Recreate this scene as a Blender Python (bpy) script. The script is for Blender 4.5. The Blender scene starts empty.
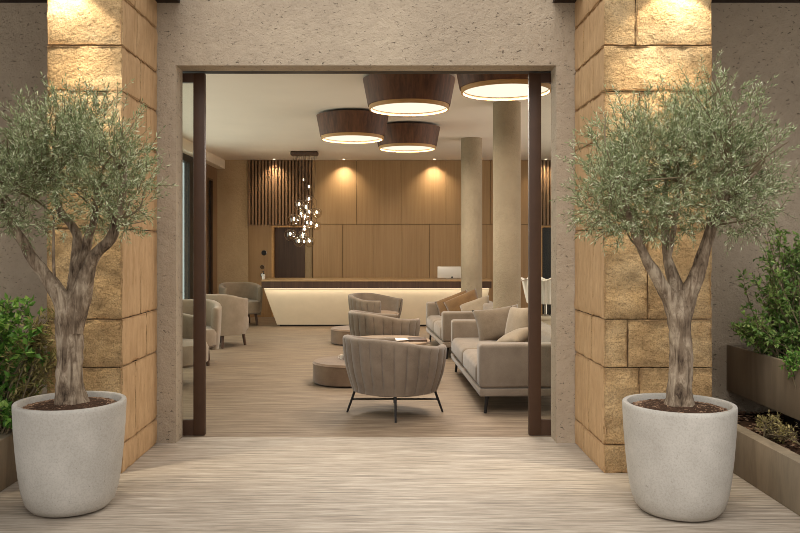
import bpy, bmesh, math, random
from math import sin, cos, pi, radians, sqrt, exp, atan2
from mathutils import Vector, Matrix, noise

S = bpy.context.scene
C = S.collection
H = 1.6            # camera height
FP = 780.0         # focal length in pixels
CX, CY = 384.0, 246.0
def PX(px, Y): return (px - CX) * Y / FP
def PZ(py, Y): return H - (py - CY) * Y / FP
def PT(px, py, Y): return Vector((PX(px, Y), Y, PZ(py, Y)))

# ------------------------------------------------------------------ materials
def s2l(c):
    return tuple((x/12.92 if x <= .04045 else ((x+.055)/1.055)**2.4) for x in c)
def rgb(r, g, b): return s2l((r/255, g/255, b/255)) + (1,)

class NT:
    def __init__(s, name):
        s.m = bpy.data.materials.new(name); s.m.use_nodes = True
        s.t = s.m.node_tree; s.n = s.t.nodes; s.l = s.t.links
        s.n.clear()
        s.out = s.n.new('ShaderNodeOutputMaterial')
        s.p = s.n.new('ShaderNodeBsdfPrincipled')
        s.l.new(s.p.outputs[0], s.out.inputs[0])
    def new(s, t, **k):
        n = s.n.new(t)
        for a, b in k.items(): setattr(n, a, b)
        return n
    def coord(s, scale=(1,1,1), space='Object'):
        tc = s.new('ShaderNodeTexCoord'); mp = s.new('ShaderNodeMapping')
        mp.inputs['Scale'].default_value = scale
        s.l.new(tc.outputs[space], mp.inputs[0]); return mp.outputs[0]
    def noise(s, vec, scale, detail=4, rough=.55, dist=0):
        n = s.new('ShaderNodeTexNoise'); n.inputs['Scale'].default_value = scale
        n.inputs['Detail'].default_value = detail; n.inputs['Roughness'].default_value = rough
        n.inputs['Distortion'].default_value = dist
        if vec is not None: s.l.new(vec, n.inputs['Vector'])
        return n.outputs['Fac']
    def ramp(s, fac, stops):
        r = s.new('ShaderNodeValToRGB'); e = r.color_ramp.elements
        while len(e) < len(stops): e.new(.5)
        for i, (p, c) in enumerate(stops): e[i].position = p; e[i].color = c
        s.l.new(fac, r.inputs[0]); return r.outputs[0]
    def mix(s, fac, a, b, mode='MIX'):
        m = s.new('ShaderNodeMix', data_type='RGBA', blend_type=mode)
        for v, i in ((fac, 0), (a, 6), (b, 7)):
            if hasattr(v, 'is_output'): s.l.new(v, m.inputs[i])
            else: m.inputs[i].default_value = v
        return m.outputs[2]
    def bump(s, h, strength=.3, dist=.01, prev=None):
        b = s.new('ShaderNodeBump'); b.inputs['Strength'].default_value = strength
        b.inputs['Distance'].default_value = dist
        s.l.new(h, b.inputs['Height'])
        if prev is not None: s.l.new(prev, b.inputs['Normal'])
        return b.outputs[0]
    def set(s, col=None, rough=None, nrm=None, metal=None, spec=None):
        for v, k in ((col, 'Base Color'), (rough, 'Roughness'), (nrm, 'Normal'), (metal, 'Metallic'), (spec, 'Specular IOR Level')):
            if v is None: continue
            if hasattr(v, 'is_output'): s.l.new(v, s.p.inputs[k])
            else: s.p.inputs[k].default_value = v
        return s.m

def m_plain(name, col, rough=.6, metal=0, spec=.4, var=.06, scale=6):
    t = NT(name); v = t.coord(); n = t.noise(v, scale, 3)
    lo = tuple(c*(1-var*2) for c in col[:3])+(1,); hi = tuple(min(1, c*(1+var*2)) for c in col[:3])+(1,)
    return t.set(t.ramp(n, [(.3, lo), (.7, hi)]), rough, None, metal, spec)

def m_stucco(name, a, b, pit=.5):
    t = NT(name); v = t.coord()
    big = t.noise(v, 1.3, 5, .6); med = t.noise(v, 14, 5, .65)
    col = t.ramp(big, [(.3, a), (.7, b)])
    vs = t.coord((30, 30, 54)); vo = t.noise(vs, 1.0, 4, .6, .8)
    pits = t.ramp(vo, [(.31, (1,1,1,1)), (.39, (0,0,0,1))])
    col = t.mix(med, col, t.mix(.22 if pit > .2 else .1, col, (.02,.015,.01,1)))
    if pit > .2: col = t.mix(pits, col, t.mix(.74, col, (.03,.02,.012,1)))
    fine = t.noise(v, 60, 4, .7)
    n1 = t.bump(fine, .8, .009); n2 = t.bump(med, .8, .02, n1)
    inv = t.new('ShaderNodeMath', operation='SUBTRACT'); inv.inputs[0].default_value = 1; t.l.new(pits, inv.inputs[1])
    n3 = t.bump(inv.outputs[0], pit, .012, n2)
    return t.set(col, .9, n3, None, .15)

def m_sandstone(name, a, b, c, rough=1.0):
    t = NT(name); v = t.coord()
    big = t.noise(v, 2.6, 5, .6); med = t.noise(v, 11, 6, .68); fine = t.noise(v, 48, 5, .7)
    col = t.ramp(big, [(.28, a), (.5, b), (.74, c)])
    grit = t.noise(v, 85, 3, .7)
    col = t.mix(t.ramp(grit, [(.36, (1,1,1,1)), (.52, (0,0,0,1))]), col, t.mix(.36, col, (.05,.03,.012,1)))
    col = t.mix(t.ramp(med, [(.36, (1,1,1,1)), (.5, (0,0,0,1))]), col, t.mix(.2, col, (.07,.04,.015,1)))
    n1 = t.bump(fine, 1.0*rough, .02); n2 = t.bump(med, 1.0*rough, .05, n1)
    return t.set(col, .95, n2, None, .1)

def m_sawn(name, a, b):
    t = NT(name); v = t.coord((5, 5, 1.1)); n = t.noise(v, 4, 6, .65); f = t.noise(t.coord((30, 30, 6)), 3, 4, .6)
    col = t.ramp(n, [(.3, a), (.68, b)])
    col = t.mix(t.ramp(f, [(.28, (1,1,1,1)), (.42, (0,0,0,1))]), col, t.mix(.35, col, (.05,.03,.012,1)))
    return t.set(col, .9, t.bump(f, .35, .008), None, .15)

def m_vein(name, stops, sx, sy, rough, joint=None, spec=.3):
    t = NT(name)
    n = t.noise(t.coord((sx, sy, 1)), 1, 7, .68, .25)
    n2 = t.noise(t.coord((sx*2.2, sy*3.5, 1)), 1, 5, .7)
    blot = t.noise(t.coord(), 1.1, 3)
    mixf = t.mix(.45, n, n2)
    col = t.ramp(mixf, stops)
    col = t.mix(t.ramp(blot, [(.35, (0,0,0,1)), (.7, (.35,.35,.35,1))]), col, t.mix(.25, col, (.22,.13,.06,1)))
    if joint:
        br = t.new('ShaderNodeTexBrick'); br.inputs['Scale'].default_value = 1
        br.inputs['Brick Width'].default_value = joint[0]; br.inputs['Row Height'].default_value = joint[1]
        br.inputs['Mortar Size'].default_value = .0025; br.inputs['Mortar Smooth'].default_value = .3
        br.inputs['Color1'].default_value = (1,1,1,1); br.inputs['Color2'].default_value = (.9,.9,.9,1); br.inputs['Mortar'].default_value = (.55,.5,.45,1)
        t.l.new(t.coord(), br.inputs['Vector'])
        col = t.mix(1.0, col, br.outputs[0], 'MULTIPLY')
    return t.set(col, rough, t.bump(mixf, .18, .004), None, spec)

def m_wood(name, dark, light, sx=(40, 40, 1.2), rough=.45, spec=.35):
    t = NT(name); n = t.noise(t.coord(sx), .6, 6, .65, .4); b = t.noise(t.coord((2.5,2.5,.4)), 1, 3)
    col = t.ramp(t.mix(.35, n, b), [(.3, dark), (.7, light)])
    return t.set(col, rough, t.bump(n, .08, .003), None, spec)

def m_fabric(name, a, b, scale=220, rough=.95):
    t = NT(name); v = t.coord()
    w = t.noise(v, scale, 3, .7); big = t.noise(v, 5, 4, .6)
    col = t.ramp(t.mix(.55, w, big), [(.34, a), (.66, b)])
    m = t.set(col, rough, t.bump(w, .35, .003), None, .12)
    t.p.inputs['Sheen Weight'].default_value = .25; t.p.inputs['Sheen Roughness'].default_value = .5
    return m

def m_leaf(name, stops, trans=.3, rough=.5):
    t = NT(name)
    g = t.new('ShaderNodeNewGeometry')
    col = t.ramp(g.outputs['Random Per Island'], stops)
    t.set(col, rough, None, None, .35)
    tr = t.new('ShaderNodeBsdfTranslucent'); t.l.new(col, tr.inputs[0])
    mx = t.new('ShaderNodeMixShader'); mx.inputs[0].default_value = trans
    t.l.new(t.p.outputs[0], mx.inputs[1]); t.l.new(tr.outputs[0], mx.inputs[2]); t.l.new(mx.outputs[0], t.out.inputs[0])
    return t.m

def m_emit(name, col, st):
    t = NT(name); e = t.new('ShaderNodeEmission'); e.inputs[0].default_value = col; e.inputs[1].default_value = st
    t.l.new(e.outputs[0], t.out.inputs[0]); return t.m

def m_glass(name, tint, refl=1.0, ro=.02):
    t = NT(name); tr = t.new('ShaderNodeBsdfTransparent'); tr.inputs[0].default_value = tint
    gl = t.new('ShaderNodeBsdfGlossy'); gl.inputs['Roughness'].default_value = ro
    fr = t.new('ShaderNodeFresnel'); fr.inputs[0].default_value = 1.45
    mu = t.new('ShaderNodeMath', operation='MULTIPLY'); mu.inputs[1].default_value = refl
    ge = t.new('ShaderNodeNewGeometry'); fb = t.new('ShaderNodeMath', operation='SUBTRACT'); fb.inputs[0].default_value = 1; t.l.new(ge.outputs['Backfacing'], fb.inputs[1])
    f2 = t.new('ShaderNodeMath', operation='MULTIPLY'); t.l.new(fr.outputs[0], f2.inputs[0]); t.l.new(fb.outputs[0], f2.inputs[1]); t.l.new(f2.outputs[0], mu.inputs[0]); mu.use_clamp = True
    mx = t.new('ShaderNodeMixShader'); t.l.new(mu.outputs[0], mx.inputs[0])
    t.l.new(tr.outputs[0], mx.inputs[1]); t.l.new(gl.outputs[0], mx.inputs[2]); t.l.new(mx.outputs[0], t.out.inputs[0])
    return t.m

M = {}
M['stucco'] = m_stucco('facade_stucco', rgb(170,153,132), rgb(192,174,150))
M['sand'] = m_sandstone('split_sandstone', rgb(182,146,102), rgb(206,171,124), rgb(222,193,150))
M['sawn'] = m_sawn('sawn_sandstone', rgb(168,135,97), rgb(192,159,120))
M['joint'] = m_plain('dark_joint', rgb(46,34,24), .95)  # dark colour of the joints, also used on the ledges
M['terrace'] = m_vein('terrace_travertine', [(.36, rgb(102,92,80)), (.46, rgb(140,128,113)), (.53, rgb(166,153,137)), (.63, rgb(192,182,167))], 1.9, 42, .6)
M['carpet'] = m_vein('lobby_floor', [(.38, rgb(70,57,45)), (.46, rgb(108,91,74)), (.54, rgb(134,116,96)), (.64, rgb(160,142,120))], 1.4, 36, .6, None, .25)
M['ceiling'] = m_plain('ceiling_paint', rgb(228,216,200), .9, 0, .1, .01, 1.5)
M['plaster'] = m_stucco('plaster_beige', rgb(176,152,118), rgb(192,168,134), .1)
M['white'] = m_plain('bulkhead_paint', rgb(225,212,192), .9, 0, .1, .01)
M['wood'] = m_wood('oak_panel', rgb(140,109,72), rgb(165,133,94))
M['slat'] = m_wood('walnut_slat', rgb(112,84,58), rgb(148,114,82))
M['slatback'] = m_plain('slat_backing', rgb(88,66,46), .8)
M['darkwood'] = m_wood('dark_walnut', rgb(50,34,25), rgb(84,60,44))
M['seam'] = m_plain('panel_seam', rgb(88,64,38), .8)
M['shade'] = m_wood('walnut_veneer', rgb(44,28,19), rgb(118,78,53), (34, 34, .5), .55)
M['lip'] = m_wood('pale_wood_ring', rgb(176,134,84), rgb(200,158,104), (4,4,30))
M['diffuser'] = m_emit('lamp_diffuser', (1, .87, .68, 1), 1.0)
M['led'] = m_emit('led_strip', (1, .82, .58, 1), 1.6)
M['bulb'] = m_emit('bulb_glow', (1, .84, .60, 1), 5)
M['dl'] = m_emit('downlight_lens', (1, .86, .64, 1), 8)
M['bronze'] = m_plain('bronze_frame', rgb(70,48,33), .5, .1, .35, .05)
M['black'] = m_plain('black_metal', rgb(36,32,30), .45, .4)
M['blackglass'] = m_plain('dark_glass', rgb(24,28,28), .35, 0, .25, .02)
M['doorglass'] = m_glass('door_glass', (.93,.95,.94,1), .8)
M['winglass'] = m_glass('window_glass', (.80,.85,.82,1), .8)
M['globe'] = m_glass('globe_glass', (.93,.88,.80,1), 4, .06)
M['concrete'] = m_stucco('column_plaster', rgb(140,125,103), rgb(166,150,125), .08)
def m_pot():
    t = NT('pale_concrete'); v = t.coord(); b = t.noise(v, 5, 4); f = t.noise(v, 90, 3, .7); p = t.noise(v, 38, 2)
    col = t.ramp(b, [(.3, rgb(170,163,152)), (.7, rgb(188,181,170))])
    col = t.mix(t.ramp(f, [(.35, (1,1,1,1)), (.55, (0,0,0,1))]), col, t.mix(.16, col, (.05,.04,.03,1)))
    col = t.mix(t.ramp(p, [(.25, (1,1,1,1)), (.3, (0,0,0,1))]), col, t.mix(.3, col, (.05,.04,.03,1)))
    return t.set(col, .8, t.bump(f, .15, .003), None, .2)
M['pot'] = m_pot()
M['corten'] = m_wood('weathered_steel', rgb(98,85,69), rgb(152,136,114), (9,9,1.6), .6)
M['curb'] = m_wood('weathered_curb', rgb(104,91,74), rgb(160,144,121), (9,9,2), .8)
M['soil'] = m_plain('soil', rgb(66,48,36), .95, 0, .1, .2, 30)
def m_chip():
    t = NT('bark_chips'); g = t.new('ShaderNodeNewGeometry')
    return t.set(t.ramp(g.outputs['Random Per Island'], [(0, rgb(70,50,38)), (.5, rgb(118,90,70)), (1, rgb(168,138,112))]), .9, None, None, .15)
M['chip'] = m_chip()
def m_bark():
    t = NT('olive_bark'); n = t.noise(t.coord((18,18,3.2)), 1.6, 6, .7, .8); b = t.noise(t.coord(), 7, 4)
    col = t.ramp(t.mix(.4, n, b), [(.36, rgb(58,46,36)), (.48, rgb(122,104,85)), (.62, rgb(178,160,136))])
    return t.set(col, .9, t.bump(n, .9, .02), None, .15)
M['bark'] = m_bark()
M['twig'] = m_plain('twig_bark', rgb(112,98,74), .9)
M['olive'] = m_leaf('olive_leaf', [(0, rgb(84,98,60)), (.3, rgb(126,138,92)), (.65, rgb(164,173,128)), (.88, rgb(206,211,172)), (1, rgb(230,232,202))], .3, .45)
M['green'] = m_leaf('glossy_green_leaf', [(0, rgb(58,94,38)), (.45, rgb(98,144,58)), (.8, rgb(138,178,82)), (1, rgb(178,204,112))], .3, .35)
M['green2'] = m_leaf('small_green_leaf', [(0, rgb(68,100,44)), (.5, rgb(112,144,66)), (.85, rgb(150,178,96)), (1, rgb(190,200,132))], .3, .45)
M['straw'] = m_leaf('yellowed_leaf', [(0, rgb(110,104,58)), (.5, rgb(150,138,84)), (1, rgb(186,170,116))], .3, .6)
M['taupe'] = m_fabric('taupe_chair_fabric', rgb(100,86,72), rgb(130,114,97))
M['taupein'] = m_fabric('tan_lining_fabric', rgb(126,100,75), rgb(151,125,97))
M['barrel'] = m_fabric('greige_velvet', rgb(120,104,86), rgb(144,128,108))
M['sofa'] = m_fabric('sofa_linen', rgb(109,95,80), rgb(133,118,102))
M['pouf'] = m_fabric('brown_pouf_fabric', rgb(103,82,65), rgb(128,106,85))
M['pillow_grey'] = m_fabric('pillow_taupe', rgb(93,80,65), rgb(120,105,88))
M['pillow_brown'] = m_fabric('pillow_brown', rgb(80,56,31), rgb(108,80,47))
M['pillow_light'] = m_fabric('pillow_cream', rgb(115,100,81), rgb(139,123,102))
M['deskwhite'] = m_plain('desk_front', rgb(222,207,182), .6, 0, .3, .015)
M['ceramic'] = m_plain('white_ceramic', rgb(226,218,204), .4, 0, .4, .02)
M['silver'] = m_plain('silver_shell', rgb(196,188,176), .35, .3, .5, .01)
M['chrome'] = m_plain('brushed_chrome', rgb(190,185,178), .25, .9, .5, .02)
M['pale'] = m_plain('pale_table', rgb(205,190,166), .7, 0, .2, .03)

# ------------------------------------------------------------------ mesh helpers
class MB:
    def __init__(s): s.v = []; s.f = []; s.mi = []; s.cur = 0
    def add(s, vs, fs):
        o = len(s.v); s.v.extend([tuple(p) for p in vs])
        for f in fs: s.f.append(tuple(i+o for i in f)); s.mi.append(s.cur)
        return s
    def box(s, x0, x1, y0, y1, z0, z1):
        v = [(x,y,z) for z in (z0,z1) for y in (y0,y1) for x in (x0,x1)]
        return s.add(v, [(0,2,3,1),(4,5,7,6),(0,1,5,4),(2,6,7,3),(0,4,6,2),(1,3,7,5)])
    def rbox(s, x0, x1, y0, y1, z0, z1, b=.02, seg=3, puff=0, axis=2, sub=0, mat=None):
        bm = bmesh.new(); bmesh.ops.create_cube(bm, size=1)
        sx, sy, sz = x1-x0, y1-y0, z1-z0
        b = min(b, .49*min(sx, sy, sz))
        for w in bm.verts: w.co = Vector((w.co.x*sx, w.co.y*sy, w.co.z*sz))
        bmesh.ops.bevel(bm, geom=bm.edges[:], offset=b, segments=seg, profile=.5, affect='EDGES')
        if puff:
            for k in range(max(1, sub)):
                bmesh.ops.subdivide_edges(bm, edges=[e for e in bm.edges if e.calc_length() > .08], cuts=1, use_grid_fill=True)
            hs = (sx/2, sy/2, sz/2); o = [a for a in range(3) if a != axis]
            for w in bm.verts:
                u = w.co[o[0]]/hs[o[0]]; t = w.co[o[1]]/hs[o[1]]
                k = max(0, 1-u*u)*max(0, 1-t*t)
                w.co[axis] += puff*k*(w.co[axis]/hs[axis])
                w.co += Vector((0,0,.006))*noise.noise(w.co*6)
        c = Vector(((x0+x1)/2, (y0+y1)/2, (z0+z1)/2))
        bm.verts.index_update()
        vs = [(mat @ (w.co+c)) if mat else w.co+c for w in bm.verts]; fs = [[q.index for q in f.verts] for f in bm.faces]
        bm.free(); return s.add(vs, fs)
    def tube(s, pts, rad, n=8, cap=True, bumpy=0, freq=9):
        pts = [Vector(p) for p in pts]
        if not hasattr(rad, '__len__'): rad = [rad]*len(pts)
        rings = []; up = None
        for i, p in enumerate(pts):
            d = (pts[min(i+1, len(pts)-1)] - pts[max(i-1, 0)])
            if d.length < 1e-7: d = Vector((0,0,1))
            d.normalize()
            if up is None:
                up = d.orthogonal().normalized()
            else:
                up = (up - d*up.dot(d))
                up = up.normalized() if up.length > 1e-5 else d.orthogonal().normalized()
            w = d.cross(up); ring = []
            for k in range(n):
                a = 2*pi*k/n; e = up*cos(a)+w*sin(a); r = rad[i]
                if bumpy:
                    q = p+e*r
                    r *= 1+bumpy*noise.noise(Vector((q.x*freq, q.y*freq, q.z*freq*.22)))*1.6+bumpy*.6*noise.noise(q*24)
                ring.append(p+e*r)
            rings.append(ring)
        vs = [v for r in rings for v in r]; fs = []
        for i in range(len(rings)-1):
            for k in range(n):
                a, b = i*n+k, i*n+(k+1) % n
                fs.append((a, b, b+n, a+n))
        if cap:
            fs.append(tuple(reversed(range(n)))); fs.append(tuple(range((len(rings)-1)*n, len(rings)*n)))
        return s.add(vs, fs)
    def lathe(s, prof, n=48, c=(0,0,0), close=False):
        vs = []; fs = []; m = len(prof)
        for k in range(n):
            a = 2*pi*k/n
            for r, z in prof: vs.append((c[0]+r*cos(a), c[1]+r*sin(a), c[2]+z))
        mm = m if close else m-1
        for k in range(n):
            k2 = (k+1) % n
            for j in range(mm):
                j2 = (j+1) % m
                fs.append((k*m+j, k2*m+j, k2*m+j2, k*m+j2))
        return s.add(vs, fs)
    def sphere(s, c, r, n=16, sq=1):
        prof = [(max(1e-4, r*sin(pi*i/n)), -r*cos(pi*i/n)*sq) for i in range(n+1)]
        return s.lathe(prof, n*2, c)
    def build(s, name, mats, parent=None, smooth=True, angle=35, loc=None):
        me = bpy.data.meshes.new(name); me.from_pydata(s.v, [], s.f)
        if not isinstance(mats, (list, tuple)): mats = [mats]
        for m in mats: me.materials.append(m)
        if any(s.mi): me.polygons.foreach_set('material_index', s.mi)
        bm = bmesh.new(); bm.from_mesh(me); bmesh.ops.recalc_face_normals(bm, faces=bm.faces); bm.to_mesh(me); bm.free()
        if smooth:
            me.polygons.foreach_set('use_smooth', [True]*len(me.polygons))
            try: me.set_sharp_from_angle(angle=radians(angle))
            except Exception: pass
        me.update()
        o = bpy.data.objects.new(name, me); C.objects.link(o)
        if parent: o.parent = parent
        if loc: o.location = loc
        return o

def tag(o, label=None, cat=None, group=None, kind=None):
    for k, v in (('label', label), ('category', cat), ('group', group), ('kind', kind)):
        if v: o[k] = v
    return o
def struct(o, label=None):
    o['kind'] = 'structure'
    if label: o['label'] = label
    return o
def thing(name, label, cat, loc=(0,0,0), rz=0, group=None, kind=None):
    o = bpy.data.objects.new(name, None); C.objects.link(o); o.empty_display_size = .1
    o.location = loc; o.rotation_euler = (0,0,rz)
    return tag(o, label, cat, group, kind)
def copy_tree(o, parent=None):
    c = o.copy(); C.objects.link(c)
    if parent: c.parent = parent
    for ch in list(o.children): copy_tree(ch, c)
    return c
def dup(o, label, loc, rz):
    c = copy_tree(o); c.location = loc; c.rotation_euler = (0,0,rz); c['label'] = label
    return c

# ------------------------------------------------------------------ the setting
YW0, YW1 = 6.335, 6.54          # facade thickness
OX0, OX1 = -1.689, 1.400        # doorway
ZL = 3.067
YB = 17.6                       # face of the back wall
ZC = 3.54
XL, XR = -3.76, 4.7
ZT = 4.7
m = MB()
ox = [(-6.2, 0), (-6.2, ZT), (6.2, ZT), (6.2, 0), (OX1, 0), (OX1, ZL), (OX0, ZL), (OX0, 0)]
vs = [(x, YW0, z) for x, z in ox]+[(x, YW1, z) for x, z in ox]
fs = [(0,1,6,7), (1,2,5,6), (2,3,4,5), (8,15,14,9), (9,14,13,10), (10,13,12,11)]
for i in range(8):
    j = (i+1) % 8; fs.append((i, j, j+8, i+8))
m.add(vs, fs)
struct(m.build('wall_front', M['stucco'], smooth=False), 'rough grey-beige stucco facade with the wide doorway')

m = MB(); m.box(-6.2, 6.2, -7, 6.53, -.08, 0)
struct(m.build('floor_terrace', M['terrace'], smooth=False), 'pale vein-cut travertine terrace in front of the doorway')
m = MB(); m.box(-5.2, XR+.1, 6.53, YB+.4, -.08, -.002)
struct(m.build('floor', M['carpet'], smooth=False), 'brown streaked lobby floor')
m = MB(); m.box(-5.2, XR+.1, YW1, YB+.4, ZC, ZC+.1)
struct(m.build('ceiling', M['ceiling'], smooth=False))
m = MB(); m.box(XR, XR+.1, YW1, YB+.4, 0, ZC)
struct(m.build('wall_right', M['plaster'], smooth=False))
# left wall: glazing, bronze frames, brown panel, narrow dark window
ZB = 3.34
m = MB(); m.box(XL-.1, XL, YW1, 7.3, 0, ZB); m.box(XL-.1, XL, 15.35, 16.62, 0, ZB); m.box(XL-.1, XL, 17.08, YB+.4, 0, ZB); m.box(XL-.1, XL, 16.62, 17.08, 3.06, ZB); m.box(XL-.1, XL, 16.62, 17.08, 0, .05)
m.box(XL-.1, XL, YW1, YB+.4, ZB, ZC)
struct(m.build('wall_left', m_wood('brown_wall_panel', rgb(112,86,62), rgb(134,105,78)), smooth=False))
w = thing('window_1', None, None, (XL, 11.2, 0), kind='structure')
m = MB()
for y in (-3.9, -2.0, -.05, 1.9): m.box(-.09, .01, y, y+.12, 0, ZB)
m.box(-.09, .01, 3.84, 4.15, 0, ZB)
m.box(-.09, .01, -3.78, 3.84, ZB-.14, ZB); m.box(-.09, .01, -3.78, 3.84, 0, .1)
m.build('window_frame', M['black'], w, smooth=False)
m = MB(); m.box(-.012, -.002, -3.78, 3.84, .1, ZB-.14); m.build('pane', M['winglass'], w, smooth=False)
w = thing('window_2', None, None, (XL, 16.85, 0), kind='structure')
m = MB(); m.box(-.05, -.03, -.23, .23, .05, 3.06); m.build('pane', M['blackglass'], w, smooth=False)
m = MB(); m.box(-.06, .015, -.23, -.19, .05, 3.06); m.box(-.06, .015, .19, .23, .05, 3.06); m.box(-.06, .015, -.19, .19, 3.02, 3.06)
m.build('window_frame', M['bronze'], w, smooth=False)
m = MB(); m.box(XL, XL+.17, YW1, YB, ZB, ZC)
struct(m.build('trim_1', M['white'], smooth=False), 'pale bulkhead along the left edge of the lobby ceiling')

# back wall
def bx(px): return PX(px, YB)
Z2 = PZ(224.5, YB)      # seam height / doorway height
m = MB(); m.box(XL-.1, XR+.1, YB+.3, YB+.4, 0, ZC); m.box(XL, bx(248), YB, YB+.3, 0, ZC)
struct(m.build('wall_back', M['plaster'], smooth=False), 'beige plaster back wall of the lobby')
m = MB(); g = .0035
def panel(x0, x1, z0, z1): m.rbox(x0+g, x1-g, YB, YB+.3, z0+g, z1-g, .004, 1)
panel(bx(248), bx(271.5), 0, Z2)
ups = [312, 356.5, 401, 446, 490.5, 535]
for a, b in zip(ups, ups[1:]): panel(bx(a), bx(b), Z2, ZC)
lows = [313, 342.5, 373, 402, 429.5, 458, 487, 516, 540]
for a, b in zip(lows, lows[1:]): panel(bx(a), bx(b), 0, Z2)
panel(bx(585), XR-.005, 0, ZC)
o = m.build('wall_panelling', M['wood'], smooth=False); struct(o, 'oak veneer panelling on the back wall')
m = MB(); m.box(bx(312), bx(540), YB+.02, YB+.28, .01, ZC-.01); struct(m.build('trim_2', M['seam'], smooth=False))
def slats(name, p0, p1):
    m = MB(); x0, x1 = bx(p0), bx(p1); n = int((x1-x0)/.075)
    m.cur = 1; m.box(x0, x1, YB+.02, YB+.3, Z2, ZC-.002); m.cur = 0
    for i in range(n):
        a = x0+(x1-x0)*(i+.22)/n; m.box(a, a+.043, YB-.045, YB+.02, Z2-.02, ZC-.002)
    return struct(m.build(name, [M['slat'], M['slatback']], smooth=False))
slats('trim_3', 248, 311.8)['label'] = 'vertical walnut slats above the left doorway'
slats('trim_4', 535.3, 584.5)['label'] = 'vertical walnut slats above the right doorway'
for nm, a, b, fw in (('door_3', 271.5, 313, .62), ('door_4', 540.2, 585, .0)):
    d = thing(nm, None, None, (bx(a), YB, 0), kind='structure')
    wd = bx(b)-bx(a)
    if nm == 'door_3':
        m = MB(); m.rbox(.05, wd-.2, .16, .2, 0, Z2-.04, .004, 1); m.build('door_leaf', M['darkwood'], d, smooth=False)
        m = MB(); m.box(wd-.2, wd-.012, .22, .29, 0, Z2-.04); m.build('side_panel', M['plaster'], d, smooth=False)
    else:
        m = MB(); m.rbox(.02, wd-.02, .16, .2, 0, Z2-.04, .004, 1); m.build('door_leaf', M['blackglass'], d, smooth=False)
    m = MB(); m.box(0.0, .045, -.012, .28, 0, Z2-.024); m.box(.045, wd-.012, -.012, .28, Z2-.065, Z2-.024)
    m.build('pale_lit_trim', M['lip'], d, smooth=False)  # pale trim colour stands in for the LED-lit doorway edge

# skirting at the wall feet (left of desk)
m = MB(); m.box(bx(218)+.01, bx(271), YB-.015, YB-.001, 0, .09); struct(m.build('baseboard_back', M['wood'], smooth=False))

# columns
for i, (px, top, r) in enumerate(((506.8, 103, .186), (471.6, 138.5, .19))):
    Y = (ZC-H)*FP/(CY-top)
    m = MB(); m.lathe([(.001, 0), (r, 0), (r, ZC), (.001, ZC)], 64)
    o = m.build('column', M['concrete'], loc=(PX(px, Y), Y, 0)); struct(o, ('thick plaster column nearer the door', 'plaster column further back by the reception desk')[i])

# stone pillars
def stone_block(m, x0, x1, y0, y1, z0, z1, seed, amp=.013, step=.034, side_open=1):
    # rounded, rough box; faces front(-y), both sides, top, bottom
    off = Vector((seed*3.1, seed*1.7, seed*2.3))
    def disp(p, a):
        q = Vector(p)
        d = a*(noise.noise(q*7+off)*.8+noise.noise(q*22+off)*.5)
        cx, cy, cz = (x0+x1)/2, (y0+y1)/2, (z0+z1)/2
        # soften the arrises
        e = .02
        r = [min(1, (x1-x0)/2), 0, 0]
        dx = min(q.x-x0, x1-q.x); dy = q.y-y0; dz = min(q.z-z0, z1-q.z)
        return d, dx, dy, dz
    def place(p, nrm):
        d, dx, dy, dz = disp(p, amp if nrm.y else amp*.45)
        q = Vector(p)+nrm*d*1.2
        k = .006*(1+1.3*noise.noise(Vector(p)*26+off))
        near = 0
        if nrm.y: ds = (dx, dz)
        elif nrm.x: ds = (dy, dz)
        else: ds = (dx, dy)
        for t in ds:
            if t < .012: near = max(near, 1)
        if near: q -= nrm*max(.002, k)
        return q
    def grid(o, u, w, nu, nw, nrm, mi):
        m.cur = mi; vs = []; fs = []
        for j in range(nw+1):
            for i in range(nu+1):
                s, t = i/nu, j/nw
                # extra rows close to the edges
                s = 0 if i == 0 else (1 if i == nu else s); t = 0 if j == 0 else (1 if j == nw else t)
                vs.append(place(o+u*s+w*t, nrm))
        for j in range(nw):
            for i in range(nu):
                a = j*(nu+1)+i; fs.append((a, a+1, a+nu+2, a+nu+1))
        m.add(vs, fs)
    nx = max(3, int((x1-x0)/step)); nz = max(3, int((z1-z0)/step)); ny = max(3, int((y1-y0)/step))
    X, Y, Z = Vector((x1-x0,0,0)), Vector((0,y1-y0,0)), Vector((0,0,z1-z0))
    o = Vector((x0,y0,z0))
    grid(o, X, Z, nx, nz, Vector((0,-1,0)), 0)
    grid(o, Y, Z, ny, nz, Vector((-1,0,0)), 1)
    grid(o+X, Y, Z, ny, nz, Vector((1,0,0)), 1)
    grid(o, X, Y, nx, ny, Vector((0,0,-1)), 1)
    grid(o+Z, X, Y, nx, ny, Vector((0,0,1)), 1)
    m.cur = 0
COURSES = [0, .2, .745, 1.085, 1.72, 2.05, 2.37, 2.69, 3.01, 3.36, 3.72, 4.1, 4.4]
def pillar(name, x0, x1, vert, sides, seed, label):
    yf = 5.486; m = MB(); gp = .0032
    for i, (a, b) in enumerate(zip(COURSES, COURSES[1:])):
        cuts = [x0]+vert.get(i, [])+[x1]
        for k, (p, q) in enumerate(zip(cuts, cuts[1:])):
            ys = yf+(.29, .56, .42, .33)[(i+seed) % 4]
            A = (p+(gp if k else 0), q-(gp if k < len(cuts)-2 else 0)); Z = (a+(gp if i else 0), b-gp)
            stone_block(m, *A, yf, ys-.002, *Z, seed+i*7+k)
            if k in (0, len(cuts)-2): stone_block(m, *A, ys+.002, YW0-.004, *Z, seed+i*7+k+100)
    m.cur = 2; m.box(x0+.025, x1-.025, yf+.03, YW0-.004, 0, COURSES[-1]-.02); m.cur = 0
    o = m.build(name, [M['sand'], M['sawn'], M['joint']], angle=60)
    struct(o, label)
yf = 5.486
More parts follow.
